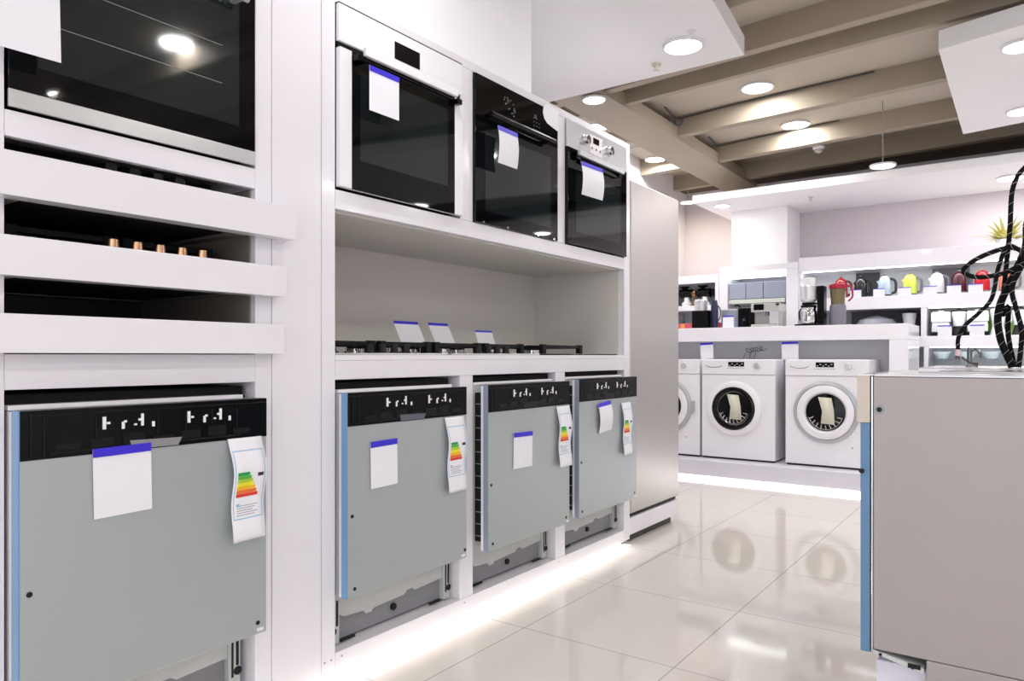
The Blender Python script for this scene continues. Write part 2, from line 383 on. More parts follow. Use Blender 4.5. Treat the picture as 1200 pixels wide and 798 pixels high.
# ---------------------------------------------------------------- ovens  (local: y width, z height .572, x outward)
def handle_bar(r, w, z, m, x=.05, rad=.008, inset=.05, em=None, flat=False, y1=None):
    y1 = y1 or w - inset
    em = em or m
    if flat: G().box(x - .008, x + .008, inset - .02, w - inset + .02, z - .009, z + .009).build('handle', m, r, .003)
    else: G().cyl((x, inset - .02, z), (x, y1 + .02, z), rad, n=16).build('handle', m, r)
    for y in (inset, y1): G().box(.0, x - .006, y - .008, y + .008, z - .007, z + .007).build('handle_post', em, r, .002)
def oven(kind, loc, label, w=.594, h=.572):
    if kind == 'white': w = .593
    r = empty('built_in_oven', loc, 0, label, 'oven')
    G().box(-.54, -.003, .02, w - .02, .01, h - .01).build('body', BMATT, r, .004)
    if kind == 'steel_foot':
        G().box(-.002, .004, 0, w, .042, h).build('door', BGLASS, r, .001)
        G().box(-.002, .006, 0, w, .004, .0415).build('steel_strip', STEEL, r, .001)
        g = G().box(.0042, .0048, .055, w - .05, .10, .46); g.build('window', OVWIN, r)
        handle_bar(r, w, .43, STEEL, x=.045, rad=.009, inset=.07)
        l = G()
        for y0, z0 in ((.09, .2), (.09, .30)): l.box(.005, .0054, y0, w - .1, z0, z0 + .0015)
        l.build('shelf_rail', GREYD, r)
    if kind == 'white':
        G().box(-.002, .012, 0, w, .456, h).build('control_panel', WAPP, r, .002)
        g = G(); g.box(-.004, .0122, 0, w, h + .0003, h + .0030); g.box(-.004, .0005, w + .0003, w + .0018, 0, h + .0035); g.build('gap_line', RUB, r)  # dark strips drawn as the shade in the gap beside the oven
        G().box(.012, .0132, .24, .362, .478, .536).build('display', BGLASS, r)
        G().box(-.002, .003, 0.004, w - .004, .4365, .4555).build('door_gap', BMATT, r)
        G().box(-.002, .018, .0, w, .006, .436).build('door', WAPP, r, .002)
        G().box(.0181, .0195, .0465, w - .0505, .004, .425).build('door_glass', BGLASS, r, .001)
        G().box(.0196, .0201, .08, w - .09, .10, .38).build('window', OVWIN, r)
        G().box(.0181, .02, .0465, w - .0505, .4255, .4365).build('top_rail', BPLAS, r, .001)
        G().box(.034, .050, .078, .528, .424, .452).build('handle', WAPP, r, .004)
        for y, y2 in ((.048, .086), (.530, .556)): G().box(.0205, .045, y, y2, .404, .4235).build('handle_post', BPLAS, r, .003)
    if kind == 'black':
        G().box(-.002, .012, 0, w, .0, .572).build('door', BGLASS, r, .002)
        G().box(.0122, .0127, .06, w - .06, .05, .36).build('window', OVWIN, r)
        handle_bar(r, w, .42, BPLAS, x=.048, rad=.011, inset=.07, y1=.49)
        for y, z in ((.21, .52), (.255, .49), (.41, .51)):
            k = G().cyl((.012, y, z), (.014, y, z), .009, n=24); k.build('control_dial', RUB, r)
        d = G()
        for i in range(14):
            a = i * .5; d.cyl((.0123, .22 + .035 * math.cos(a * 1.3), .50 + .032 * math.sin(a)), (.0133, .22 + .035 * math.cos(a * 1.3), .50 + .032 * math.sin(a)), .0022, n=8)
        for i in range(8): d.cyl((.0123, .40 + .02 * (i % 3), .47 + .016 * (i // 3)), (.0133, .40 + .02 * (i % 3), .47 + .016 * (i // 3)), .0022, n=8)
        d.build('control_marks', mat('print grey', '9C9CA2', .5), r)
        # white round-cornered paper flap
        g = G(); pts = [(.594, .585), (.50, .590), (.475, .575), (.468, .545), (.480, .52), (.505, .505), (.594, .49)]
        g.prism(pts, 'x', .0128, .0140); g.build('paper_flap', PAPER, r)
        f = G()
        for y in (.04, .2, .42, .55): f.box(.012, .016, y, y + .012, .002, .008)
        f.build('foot_clips', CHROME, r)
    if kind == 'steel':
        G().box(-.002, .012, 0, w, .445, h).build('control_panel', STEEL, r, .002)
        for y in (.15, .385):
            k = G().lathe([(.026, .012), (.026, .018), (.021, .02), (.020, .040), (.0, .041)], (0, y, .505), 'x', 24); k.build('knob', CHROME, r)
        G().box(.012, .0135, .205, .325, .458, .55).build('control_plate', mat('pinkish white plate', 'E6DFE2', .3), r)
        G().box(.0136, .0142, .235, .295, .51, .54).build('display', BGLASS, r)
        g = G()
        for y in (.222, .262, .302): g.cyl((.0136, y, .485), (.017, y, .485), .006, n=12)
        g.build('buttons', CHROME, r)
        G().box(-.002, .014, 0, w, .0, .4445).build('door', BGLASS, r, .002)
        G().box(.0142, .0146, .07, w - .07, .06, .34).build('window', OVWIN, r)
        G().box(.034, .050, .05, .50, .408, .432).build('handle', STEEL, r, .004)
        for y in (.05, .47): G().box(.0145, .0335, y, y + .03, .395, .43).build('handle_post', BPLAS, r, .003)
        G().box(.0146, .026, .09, .46, .385, .40).build('handle_shadow_rail', BPLAS, r, .002).name = 'handle_shade'  # black bar stands in for the shadow below the handle
    return r
oven('steel_foot', (0.001, .6235, 1.520), 'large black glass oven with a steel bottom strip in the far left cabinet', h=.570)
oven('white', (0.001, 1.508, 1.516), 'white framed oven with small black display, first above the open niche')
oven('black', (0.001, 2.1815, 1.5148), 'all black glass oven with a white paper flap at its upper right', w=.593, h=.575)
oven('steel', (0.001, 2.858, 1.518), 'black glass oven with steel control panel and two chrome knobs', w=.591)
card((.066, .622, 1.622), .155, .150, 'white price card with blue strip hanging on the large left oven', roll=.02)
card((.063, 1.652, 1.768), .13, .140, 'white price card with blue strip hanging on the white framed oven', roll=.0)
card((.067, 2.316, 1.747), .128, .143, 'white price card with blue strip hanging on the all black oven', roll=.0, curve=.008)
card((.067, 2.99, 1.742), .20, .150, 'wide white price card with blue strip hanging on the steel panelled oven', roll=.03, curve=.01)

# ---------------------------------------------------------------- hobs
def grate(r, cy, cx, sx, sy, z, m=BIRON):
    g = G(); t = .008; zz = z + .026
    for x in (-sx, sx): g.box(cx + x - t, cx + x + t, cy - sy, cy + sy, zz, zz + .015)
    for y in (-sy, 0, sy): g.box(cx - sx, cx + sx, cy + y - t, cy + y + t, zz, zz + .012)
    for x in (-sx, sx):
        for y in (-sy, sy): g.box(cx + x - .012, cx + x + .012, cy + y - .014, cy + y + .014, z + .001, zz + .018)
    for x in (-.5, .5): g.box(cx + x * sx - t, cx + x * sx + t, cy - sy, cy - sy * .3, zz, zz + .014); g.box(cx + x * sx - t, cx + x * sx + t, cy + sy * .3, cy + sy, zz, zz + .014)
    g.build('pan_support', m, r, .002)
def burner(r, y, x, z, rad):
    b = G().lathe([(rad * 1.3, z + .001), (rad * 1.3, z + .005), (rad, z + .008), (rad, z + .018), (rad * .9, z + .02)], (x, y, 0), 'z', 24).build('burner', CHROME, r)
    G().lathe([(rad * .85, z + .0205), (rad * .85, z + .026), (rad * .6, z + .028), (0, z + .028)], (x, y, 0), 'z', 24).build('burner_cap', BIRON, b)
def hob(loc, label, top, knobm, body_h=.0, w=.56, d=.48, knobs=4, grates=2, knob_r=.017, row='front', gas=True, tt=.006):
    r = empty('gas_hob' if gas else 'glass_hob', loc, 0, label, 'hob')
    G().box(-d, 0, 0, w, 0.0, tt).build('top_plate', top, r, .002)
    if body_h: G().box(-d + .01, -.01, .01, w - .01, -body_h, -.0005).build('underside', BMATT, r, .003)
    z = tt
    if gas:
        if grates == 2:
            for cy in (w * .24, w * .76):
                grate(r, cy, -d * .56, d * .36, w * .215, z)
                for cx, rd in ((-d * .36, .026), (-d * .76, .038)): burner(r, cy, cx, z, rd)
        else:
            grate(r, w * .33, -d * .5, d * .36, w * .25, z); burner(r, w * .33, -d * .5, z, .05)
    for k in range(knobs):
        if row == 'front': y, x = w * (.36 + .105 * k), -.045
        elif row == 'wide': y, x = w * (.42 + .115 * k), -.035
        G().lathe([(knob_r, z + .0005), (knob_r * 1.05, z + .004), (knob_r * .85, z + .008), (knob_r * .8, z + .028), (knob_r * .6, z + .031), (0, z + .031)], (x, y, 0), 'z', 20).build('knob', knobm, r)
    return r
hob((-.035, 1.52, 1.0035), 'steel gas hob with black iron supports at the near end of the niche', STEEL, RUB, knobs=4)
hob((-.035, 2.10, 1.0035), 'steel gas hob with black knobs in the middle of the niche', STEEL, RUB, w=.60, knobs=4)
hob((-.02, 2.75, 1.0035), 'black glass hob with one burner at the far end of the niche', BGLASS, RUB, w=.66, knobs=0, grates=1)
hob((-.05, .66, 1.431), 'gas hob with chrome knobs in the slot right below the large left oven', BGLASS, CHROME, body_h=.095, w=.51, knobs=4, row='wide')
hob((-.04, .66, 1.2495), 'gas hob with copper knobs in the second slot below the large left oven', BGLASS, COPPER, body_h=.078, w=.51, knobs=5, row='wide')
hob((-.04, .66, 1.080), 'flat black glass hob in the lowest slot below the large left oven', BGLASS, RUB, body_h=.06, w=.51, knobs=0, gas=False)
card((-.27, 2.14, 1.052), .14, .098, 'price card with blue strip leaning over the hobs in the niche, nearest of three', lean=-.5)
card((-.27, 2.335, 1.052), .125, .098, 'price card with blue strip leaning over the hobs in the niche, middle of three', lean=-.5)
card((-.27, 2.62, 1.052), .125, .066, 'price card with blue strip leaning over the hobs in the niche, farthest of three', lean=-.35)

# ---------------------------------------------------------------- refrigerator
fr = empty('refrigerator', (0, 3.53, .15), label='tall brushed steel refrigerator side by side with the white cabinet end', cat='refrigerator')
G().box(-.6, -.03, 0.004, .64, 0, 1.79).build('body', SIDEST, fr, .006)
G().box(-.029, 0, 0, .645, .004, 1.793).build('door', FRIDGE, fr, .010, seg=4)
G().box(-.05, -.012, .02, .62, -.012, .0).build('bottom_gap', RUB, fr)
tag(G().box(-.6, .0, 3.517, 4.16, .045, .135).build('fridge_plinth', WHITE, bevel=.002), 'white box plinth under the steel refrigerator', 'plinth')
tag(G().box(-.55, -.03, 3.56, 4.12, .0, .044).build('plinth_base', DGREY), 'dark recessed base under the white box plinth', 'plinth base')

# ---------------------------------------------------------------- island dishwasher on the right
r = empty('freestanding_dishwasher', (1.43, 1.8, .12), label='grey sided dishwasher in the right foreground with a blue film door edge', cat='dishwasher')
G().box(.026, .60, 0, .595, .222, .834).box(.13, .60, 0, .595, .0, .2215).build('side_panel', SIDEST, r, .003)
G().box(.0, .0195, 0, .595, .213, .729).build('door_edge', mat('dull blue film', '5F84A6', .35, var=.08, scale=4), r, .001)
G().box(-.007, .0195, 0, .595, .7295, .836).build('door_top', TAN, r, .001)
G().box(.0200, .0215, .004, .59, .213, .833).build('door_seal', RUB, r)
G().box(.0218, .0255, .001, .59, .213, .835).build('door_liner', CHROME, r, .001)
G().box(-.005, .0275, 0.001, .595, .836, .8385).build('top_trim', CHROME, r, .0005)
G().box(.028, .60, 0, .595, .8343, .8385).build('top_cover', STEEL, r, .001)
G().prism([(.026, .221), (.126, .202), (.126, .190), (.026, .214)], 'y', .0, .5).build('lower_bracket', GREYP, r)
G().box(.028, .129, .03, .5, .0, .19).build('inner_base', LAV, r, .004)
for x, z in ((.036, .76), (.0, .62), (.038, .214), (.102, .2)):
    G().cyl((x + .003, .0, z), (x + .003, -.0042, z), .0055 if z > .5 else .003, n=14).build('screw', RUB, r)
    if x == .036: G().lathe([(.0055, -.0005), (.009, -.0005), (.009, -.003), (.006, -.003)], (x + .003, 0, z), 'y', 6).build('screw_ring', DCHROME, r)
G().box(.095, .120, -.0012, .0, .198, .208).build('foot_lever', RUB, r)
tag(G().box(1.42, 4.2, 1.78, 2.9, .024, .119).box(1.50, 4.2, 1.86, 2.8, .0, .024).build('island_plinth', WHITE, bevel=.003), 'white plinth under the grey sided dishwasher in the right foreground', 'plinth')
tag(G().box(2.035, 3.6, 1.8, 2.395, .1195, .935).build('island_cabinet', WHITE, bevel=.003), 'white island cabinet to the right of the foreground dishwasher', 'cabinet')
tag(G().box(1.50, 3.6, 2.40, 2.9, .1195, .935).build('island_cabinet', WHITE, bevel=.003), 'white island cabinet behind the foreground dishwasher', 'cabinet')
tag(G().box(1.475, 3.6, 2.397, 2.92, .936, .966).build('island_worktop', mat('brushed worktop steel', 'C9C9CB', .25, metal=.9), bevel=.002), 'steel worktop behind the foreground dishwasher', 'worktop')
h = empty('steel_sink', (1.50, 2.02, .9590), label='thin steel sink lying on top of the foreground dishwasher', cat='sink')
G().box(0.02, .7, 0, .34, 0, .003).build('rim', STEEL, h, .001)
g = G(); g.box(.06, .68, .03, .31, .0032, .0045); g.build('basin_line', DCHROME, h)
# the black braided hoses
BRAID = mat('black braid', '08080A', .7, var=.4, scale=220, bump=.4, spec=.2)
def smooth(pts, n=10):
    out = []; P = [Vector(p) for p in pts]; P = [P[0] * 2 - P[1]] + P + [P[-1] * 2 - P[-2]]
    for i in range(1, len(P) - 2):
        for k in range(n):
            t = k / n; a, b, c, d = P[i-1:i+3]
            out.append(.5 * ((2 * b) + (c - a) * t + (2 * a - 5 * b + 4 * c - d) * t * t + (3 * b - a - 3 * c + d) * t ** 3))
    out.append(P[-2]); return out
def hose(pts, label, rad=.0075, end=None):
    p0 = Vector(pts[0]); r = empty('braided_hose', p0, 0, label, 'hose', 'black braided hoses on the island')
    sp = smooth([Vector(p) - p0 for p in pts]); G().tube(sp, rad, 10).build('braid', BRAID, r)
    # pale fleck thread wound around
    hx = []; L = 0; prev = sp[0]; u = None
    for i, p in enumerate(sp[:-1]):
        d = (sp[i + 1] - p)
        for k in range(4):
            q_ = p + d * k / 4; L += d.length / 4; dn = d.normalized()
            u = dn.orthogonal().normalized() if u is None else (u - dn * u.dot(dn)).normalized()
            w = dn.cross(u); a = L / .0045
            hx.append(q_ + (u * math.cos(a) + w * math.sin(a)) * (rad + .0001))
    G().tube(hx, .0006, 4).build('pale_thread', mat('pale thread', 'A9A6A0', .6), r)
    if end:
        e = Vector(end[0]) - p0; e2 = Vector(end[1]) - p0
        G().cyl(e, e2, rad * 1.3, rad * 1.15, 14).build('end_fitting', mat('pinkish plastic', 'E9C8CC', .4), r)
        G().cyl(e2, e2 + (e2 - e) * .6, rad * 1.0, rad * .8, 14).build('connector', DCHROME, r)
    return r
YH = 2.48
hose([(1.70, YH, .968), (1.672, YH, 1.05), (1.668, YH, 1.13), (1.70, YH, 1.22), (1.73, YH, 1.30), (1.735, YH - .01, 1.37), (1.76, YH - .01, 1.43), (1.80, YH, 1.45), (1.85, YH, 1.38), (1.86, YH, 1.15), (1.86, YH, .968)], 'thick black braided hose rising from the steel worktop', .0095)
hose([(1.705, YH + .02, .968), (1.69, YH + .02, 1.06), (1.690, YH + .02, 1.14), (1.675, YH + .02, 1.12), (1.685, YH + .02, 1.25), (1.694, YH + .02, 1.36), (1.70, YH + .02, 1.47), (1.725, YH + .02, 1.525), (1.76, YH + .02, 1.53), (1.81, YH + .02, 1.40), (1.83, YH + .02, .968)], 'black braided hose arching highest over the island', .0065)
hose([(1.715, YH - .02, .968), (1.722, YH - .02, 1.06), (1.712, YH - .02, 1.12), (1.70, YH - .02, 1.19), (1.728, YH - .02, 1.27), (1.70, YH - .03, 1.30), (1.64, YH - .04, 1.285), (1.592, YH - .04, 1.255), (1.590, YH - .04, 1.235), (1.625, YH - .04, 1.222), (1.68, YH - .03, 1.23), (1.73, YH - .02, 1.25), (1.79, YH - .02, 1.21), (1.81, YH - .03, .968)], 'black braided hose looped out to the left side', .0065)
hose([(1.575, YH - .075, 1.015), (1.576, YH - .075, 1.05), (1.592, YH - .075, 1.085), (1.625, YH - .075, 1.12), (1.655, YH - .075, 1.16), (1.672, YH - .075, 1.25), (1.70, YH - .075, 1.30), (1.77, YH - .075, 1.2), (1.785, YH - .075, .968)], 'thin black braided hose bent left with a loose pink end', .0055, end=((1.575, YH - .075, 1.018), (1.574, YH - .075, 1.0)))

# ---------------------------------------------------------------- platform, portal and washing machines at the back
tag(G().box(-1.25, 2.6, 5.68, 6.9, .032, .155).box(-1.25, 2.6, 5.72, 6.9, 0, .032).build('display_platform', LAV, bevel=.002), 'low lavender white platform the washing machines stand on', 'platform')
pl = empty('led_strip', (-1.2, 5.70, .012), label='thin white light strip under the washing machine platform', cat='light strip')
G().box(0, 3.7, 0, .012, -.006, .008).build('strip', MC['led diffuser'], pl)
l2 = bpy.data.lights.new('strip_lamp', 'AREA'); l2.shape = 'RECTANGLE'; l2.size = 3.7; l2.size_y = .03; l2.energy = 2.5
lo2 = bpy.data.objects.new('strip_lamp', l2); COL.objects.link(lo2); lo2.parent = pl; lo2.location = (1.85, -.004, .018); aim(lo2, (0, -1, -.3))
r = empty('display_counter', (-1.25, 6.05, .155), label='white portal shaped counter over the washing machines with a grey back panel', cat='counter')
G().box(0, 2.25, 0, .60, .968, 1.085).build('counter_top', WHITE, r, .003)
G().box(2.12, 2.25, 0, .60, 0.0005, .9675).build('side_leg', WHITE, r, .003)
G().box(0, 2.118, .32, .36, 0.0005, .9675).build('back_panel', GREYPANEL, r)
def washer(x, label, kind, rz=0, w=.595):
    r = empty('washing_machine', (x, 5.85, .156), rz, label, 'washing machine', 'white washing machines on the platform')
    G().box(0, w, .012, .48, .012, .815).build('cabinet', WAPP, r, .008, seg=3)
    G().box(.0, w, .0, .0115, .014, .69).build('front_panel', WAPP, r, .004)
    G().box(.0, w, -.006, .0115, .692, .815).build('control_panel', WAPP, r, .006)
    for fx in (.05, w - .05):
        for fy in (.05, .44): G().cyl((fx, fy, 0), (fx, fy, .0118), .02, n=12).build('foot', RUB, r)
    G().box(.008, w - .008, .012, .03, .001, .0115).build('shadow_rail', RUB, r).name = 'bottom_shade'  # black strip stands in for the shadow under the machine
    cx, cz = .295, .418
    if kind == 'black':
        ri, ro, rg = .172, .225, .138; ring = WAPP; inner = BGLASS
        cx = .27
    else:
        ri, ro, rg = .205, .235, .146; ring = mat('silver ring', 'B9BCC2', .3, metal=.4); inner = WAPP
    c = (cx, 0, cz)
    d = G().lathe([(ro, -.001), (ro * .99, -.014), (ro * .93, -.022), (ri + .004, -.024), (ri + .002, -.006)], c, 'y', 48)
    dd = d.build('door_ring', ring, r)
    e = G().lathe([(ri, -.001), (ri, -.028), (ri * .92, -.034), (rg + .012, -.034), (rg, -.022), (rg * .98, -.002)], c, 'y', 48).build('door_inner_ring', inner, r)
    G().lathe([(rg * .97, -.002), (rg * .95, -.014), (rg * .6, -.020), (0, -.022)], c, 'y', 40).build('door_glass', BGLASS, r)
    g = G()
    for k in range(9):
        a = PI * (1.12 + .095 * k); p = (cx + rg * .62 * math.cos(a), -.0205, cz + rg * .66 * math.sin(a)); q_ = (cx + rg * .85 * math.cos(a + .05), -.0185, cz + rg * .88 * math.sin(a + .05))
        g.tube([p, q_], [.003, .004], 6)
    g.tube([(cx + rg * .86 * math.cos(PI * (1.1 + .04 * k)), -.0175, cz + rg * .89 * math.sin(PI * (1.1 + .04 * k))) for k in range(21)], .0022, 6)
    g.build('drum_ribs', CHROME, r)
    if kind != 'black': G().box(cx + ro - .02, cx + ro + .025, -.020, -.001, cz - .05, cz + .05).build('door_handle', ring, r, .006)
    pz = G().add([(cx - .05, -.024, cz + .115), (cx + .045, -.024, cz + .110), (cx + .062, -.027, cz + .02), (cx + .068, -.024, cz - .09), (cx - .03, -.024, cz - .085), (cx - .02, -.027, cz + .01)], [(0, 1, 2, 5), (5, 2, 3, 4)])
    po = pz.build('paper_manual', PAPERY, r); sm = po.modifiers.new('thickness', 'SOLIDIFY'); sm.thickness = .002
    pz = G().tube([(.035, -.0065, .765), (.07, -.0075, .752), (.11, -.008, .750), (.15, -.0075, .753), (.175, -.0065, .765)], .003, 6); pz.build('drawer_grip', GREYD, r)
    G().box(.022, .19, -.0072, -.006, .735, .805).build('detergent_drawer', WAPP, r, .001)
    G().box(.225, .355, -.0078, -.0062, .758, .795).build('display', BPLAS, r)
    g = G()
    for k in range(6): g.box(.232 + k * .02, .244 + k * .02, -.0085, -.0079, .764 + .012 * (k % 2), .770 + .012 * (k % 2))
    g.build('display_digits', GREYP, r)
    g = G()
    for k in range(7): g.box(.215 + k * .022, .229 + k * .022, -.0072, -.0062, .742, .7455)
    for k in range(8):
        a = PI * (.1 + .25 * k); g.cyl((.455 + .042 * math.cos(a), -.0062, .765 + .042 * math.sin(a)), (.455 + .042 * math.cos(a), -.0072, .765 + .042 * math.sin(a)), .002, n=6)
    g.build('control_marks', GREYD, r)
    G().lathe([(.027, -.0062), (.026, -.012), (.022, -.022), (.0, -.023)], (.455, 0, .765), 'y', 24).build('dial', mat('silver dial', 'D9D9DE', .25, metal=.5), r)
    if kind != 'black': G().cyl((.48, 0, .16), (.48, -.0015, .16), .006, n=10).build('filter_mark', GREYD, r)
    return r
washer(-1.115, 'white washing machine half hidden behind the refrigerator', 'white')
washer(-.50, 'white washing machine with a black porthole ring, middle of the three', 'black')
washer(.175, 'white washing machine with a silver porthole ring, behind the foreground dishwasher', 'white')
card((-.548, 6.10, .9725), .115, .14, 'price card standing on the washing machine with the black porthole', axis='y', roll=.05)
card((.145, 6.10, .9725), .13, .14, 'price card standing on the washing machine with the silver porthole', axis='y', roll=.02)
# curly wire sign on the grey panel
r = empty('wire_hook', (-.31, 6.368, .975), label='curled dark wire hooks on the grey panel between two price cards', cat='hook')
g = G(); pts = []
for k in range(60):
    t = k / 59; a = t * 2 * PI * 4; pts.append((.02 + .15 * t + .022 * math.cos(a), -.012 - .004 * math.sin(a * .5), .07 + .02 * t + .018 * math.sin(a)))
g.tube(pts, .003, 6); g.build('coil', DCHROME, r)
for x in (.01, .06, .10): G().tube([(x, -.012, .055), (x - .012, -.010, .02), (x - .018, -.004, -.005)], .0025, 6).build('hook_wire', DCHROME, r)

# ---------------------------------------------------------------- back shelving
sh = empty('display_shelving', (0, 6.95, 0), label='white wall shelving with kettles and blenders along the back wall', cat='shelving')
G().box(-.004, 3.6, 0, .45, 1.765, 1.895).build('top_board', WHITE, sh, .003)
G().box(-.004, 3.6, 0, .45, 1.405, 1.515).build('shelf_board', WHITE, sh, .003)
G().box(.802, 3.6, 0, .45, 1.075, 1.165).build('shelf_board', WHITE, sh, .003)
G().box(.90, 3.6, 0, .45, .70, .78).build('shelf_board', WHITE, sh, .003)
GL = mat('clear glass', 'E8F4F4', .02, trans=1, var=0)
G().box(.90, 3.6, .02, .44, .965, .973).build('glass_shelf', GL, sh)
G().box(.978, 1.018, .002, .44, 1.1655, 1.4045).build('divider', WHITE, sh, .002)
G().box(1.0, 1.03, .002, .44, .7805, 1.0745).build('divider', WHITE, sh, .002)
G().box(-.004, 3.6, .45, .47, .3, 1.895).build('back_panel', mat('shelf back', 'DFE3E6', .4), sh)
G().box(-.004, .02, 0.001, .449, 1.5155, 1.7645).build('side_panel', WHITE, sh, .002)
def dark_back(x0, x1, z0, z1, hexc, label):
    tag(G().box(x0, x1, .435, .449, z0, z1).build('backing_panel', mat('backing ' + hexc, hexc, .5), sh), label)
dark_back(.40, .60, 1.5155, 1.764, '4C4A50', 'dark grey backing panel behind the black kettle')
dark_back(1.02, 1.30, 1.5155, 1.764, '75727A', 'grey backing panel behind the maroon kettle')
dark_back(.36, .97, 1.1655, 1.404, '6A6A70', 'grey backing panel below the kettle shelf, behind the counter end')
tag(G().box(1.30, 1.52, 7.30, 7.36, 1.166, 1.39).build('backing_box', mat('lime box', '93C83A', .5), bevel=.002), 'lime green box behind the white blenders', 'box')
tag(G().box(1.58, 1.9, 7.30, 7.36, 1.166, 1.38).build('backing_box', mat('pale lime box', 'B5D67A', .5), bevel=.002), 'pale lime box at the far right of the blender shelf', 'box')
def added_shelf_led(x0, x1, z, label, e):  # unseen strips, added to brighten the back shelves
    r = empty('led_strip', (x0, 6.972, z), 0, label, 'light strip')
    G().box(0, x1 - x0, -.008, .008, 0, .008).build('strip', MC['led diffuser'], r)
    l = bpy.data.lights.new('strip_lamp', 'AREA'); l.shape = 'RECTANGLE'; l.size = x1 - x0; l.size_y = .014; l.energy = e
    o = bpy.data.objects.new('strip_lamp', l); COL.objects.link(o); o.parent = r; o.location = ((x1 - x0) / 2, 0, -.001); aim(o, (0, .35, -1))
added_shelf_led(.03, 3.5, 1.7565, 'added light strip under the top board of the kettle shelves', 4)
added_shelf_led(1.03, 3.5, 1.3965, 'added light strip under the kettle shelf board, over the blenders', 2.5)
added_shelf_led(1.04, 3.5, 1.0665, 'added light strip over the glass shelf with bowls', 2)
# middle bay with a lit hood and steel machines
mb = empty('display_bay', (-.74, 6.93, 0), label='white framed display bay under the square column with a bright light', cat='display bay')
G().box(0, .08, 0, .5, 1.10, 1.80).box(.63, .735, 0, .5, 1.10, 1.80).box(0, .735, 0, .5, 1.8005, 1.859).build('frame', WHITE, mb, .002)
G().box(.0805, .6295, .46, .5, 1.10, 1.80).build('back_panel', LAV, mb)
G().box(.09, .62, .02, .10, 1.745, 1.79).build('light_panel', mat('bay light', 'F6FAF4', emis=2.2), mb)
for x0, x1 in ((.085, .245), (.25, .41), (.415, .62)):
    tag(G().box(x0 - .74, x1 - .74, 6.96, 7.3, 1.545, 1.70).build('steel_box', mat('pale blue grey steel', 'A3AABC', .3, metal=.3), bevel=.004),
        {.085: 'left pale blue grey box of the upper row in the lit display bay', .25: 'middle pale blue grey box of the upper row in the lit display bay', .415: 'wide right pale blue grey box of the upper row in the lit display bay'}[x0], 'box', None)
tag(G().box(-.655, -.125, 6.95, 7.38, 1.50, 1.54).build('glass_shelf', mat('pale green shelf', 'CDD2CB', .3), bevel=.002), 'pale shelf board inside the lit display bay', 'shelf')
# left wall shelf with grinders
ls = empty('display_shelving', (-1.29, 6.95, 0), label='short white shelving behind the refrigerator corner with meat grinders', cat='shelving')
G().box(0, .54, 0, .45, 1.72, 1.80).build('top_board', WHITE, ls, .002)
G().box(0, .50, 0, .42, 1.45, 1.50).build('shelf_board', WHITE, ls, .002)
G().box(.50, .54, 0, .45, 1.10, 1.7195).build('side_panel', WHITE, ls, .002)
G().box(0, .54, .451, .47, 1.1, 1.80).build('back_panel', mat('shelf back', 'DFE3E6'), ls)
def grinder(x, label, s=1):
    r = empty('meat_grinder', (x, 7.05, 1.501), 0, label, 'meat grinder', 'meat grinders on the short shelf')
    G().lathe([(.05, 0), (.052, .03), (.03, .05), (.028, .09)], n=20).build('base', WAPP, r)
    G().lathe([(.001, -.07), (.045, -.068), (.05, -.02), (.042, .03), (.048, .06), (.001, .075)], (0, 0, .13), 'x', 24).build('motor_housing', BPLAS, r)
    G().lathe([(.02, .03), (.02, .06), (.05, .075), (.055, .082)], (-.02, 0, .12), 'z', 20).build('feed_tray', BPLAS, r)
    G().lathe([(.03, .075), (.038, .08), (.038, .10), (.03, .105)], (0, 0, .13), 'x', 20).build('cutting_head', COPPER if s == 1 else BPLAS, r)
    return r
grinder(-1.12, 'black meat grinder with a brass head on the short shelf', 1)
grinder(-.93, 'black meat grinder farther right on the short shelf', 2)
r = empty('wooden_figure', (-1.03, 6.982, 1.501), label='small brown stand between the two black meat grinders', cat='stand')
G().lathe([(.022, 0), (.024, .01), (.008, .02), (.006, .10), (.02, .13), (.0, .14)], n=16).build('stem', mat('brown wood', '8A5A2C', .5), r)

# things on the counter
def on_counter(name, x, label, cat, y=6.28): return empty(name, (x, y, 1.241), 0, label, cat)
r = on_counter('coffee_grinder', -.655, 'black and steel coffee grinder at the left end of the counter', 'coffee grinder')
G().box(-.075, .075, -.08, .08, 0, .16).build('body', BPLAS, r, .008)
G().lathe([(.055, .161), (.058, .25), (.05, .262), (0, .264)], (-.02, 0, 0), n=24).build('hopper', STEEL, r)
r = on_counter('coffee_thermos', -.545, 'slim dark blue flask beside the coffee grinder', 'flask', 6.27)
G().lathe([(.03, 0), (.032, .19), (.026, .22), (.022, .25), (0, .255)], n=20).build('body', mat('navy', '252B48', .3), r)
G().tube(smooth([(.03, 0, .2), (.05, 0, .17), (.05, 0, .1), (.031, 0, .07)]), .005, 8).build('handle', RUB, r)
r = on_counter('patterned_box', -.84, 'red patterned carton lying at the left end of the counter', 'carton', 6.42)
G().box(-.09, .09, -.06, .06, 0, .055).build('carton', mat('red carton', 'D0566A', .5, var=.25, scale=25), r, .002)
G().box(-.055, -.02, -.062, -.0605, .004, .05).build('orange_flash', mat('orange print', 'F0A050', .5), r)
r = on_counter('price_card_block', -.572, 'small red box right of the dark blue flask', 'carton', 6.45)
r.name = 'small_carton'; G().box(-.03, .03, -.03, .03, 0, .06).build('carton', MC['red carton'], r, .002)
r = on_counter('pod_coffee_machine', -.275, 'black boxy coffee machine in front of the lit display bay', 'coffee machine', 6.32)
G().box(-.055, .055, -.08, .08, 0, .175).build('body', BPLAS, r, .012, seg=3)
G().cyl((0, -.0815, .07), (0, -.0805, .07), .012, n=16).build('button', DCHROME, r)
G().tube(smooth([(-.05, 0, .17), (-.07, -.02, .20), (-.1, -.03, .195)]), .009, 8).build('lever', RUB, r)
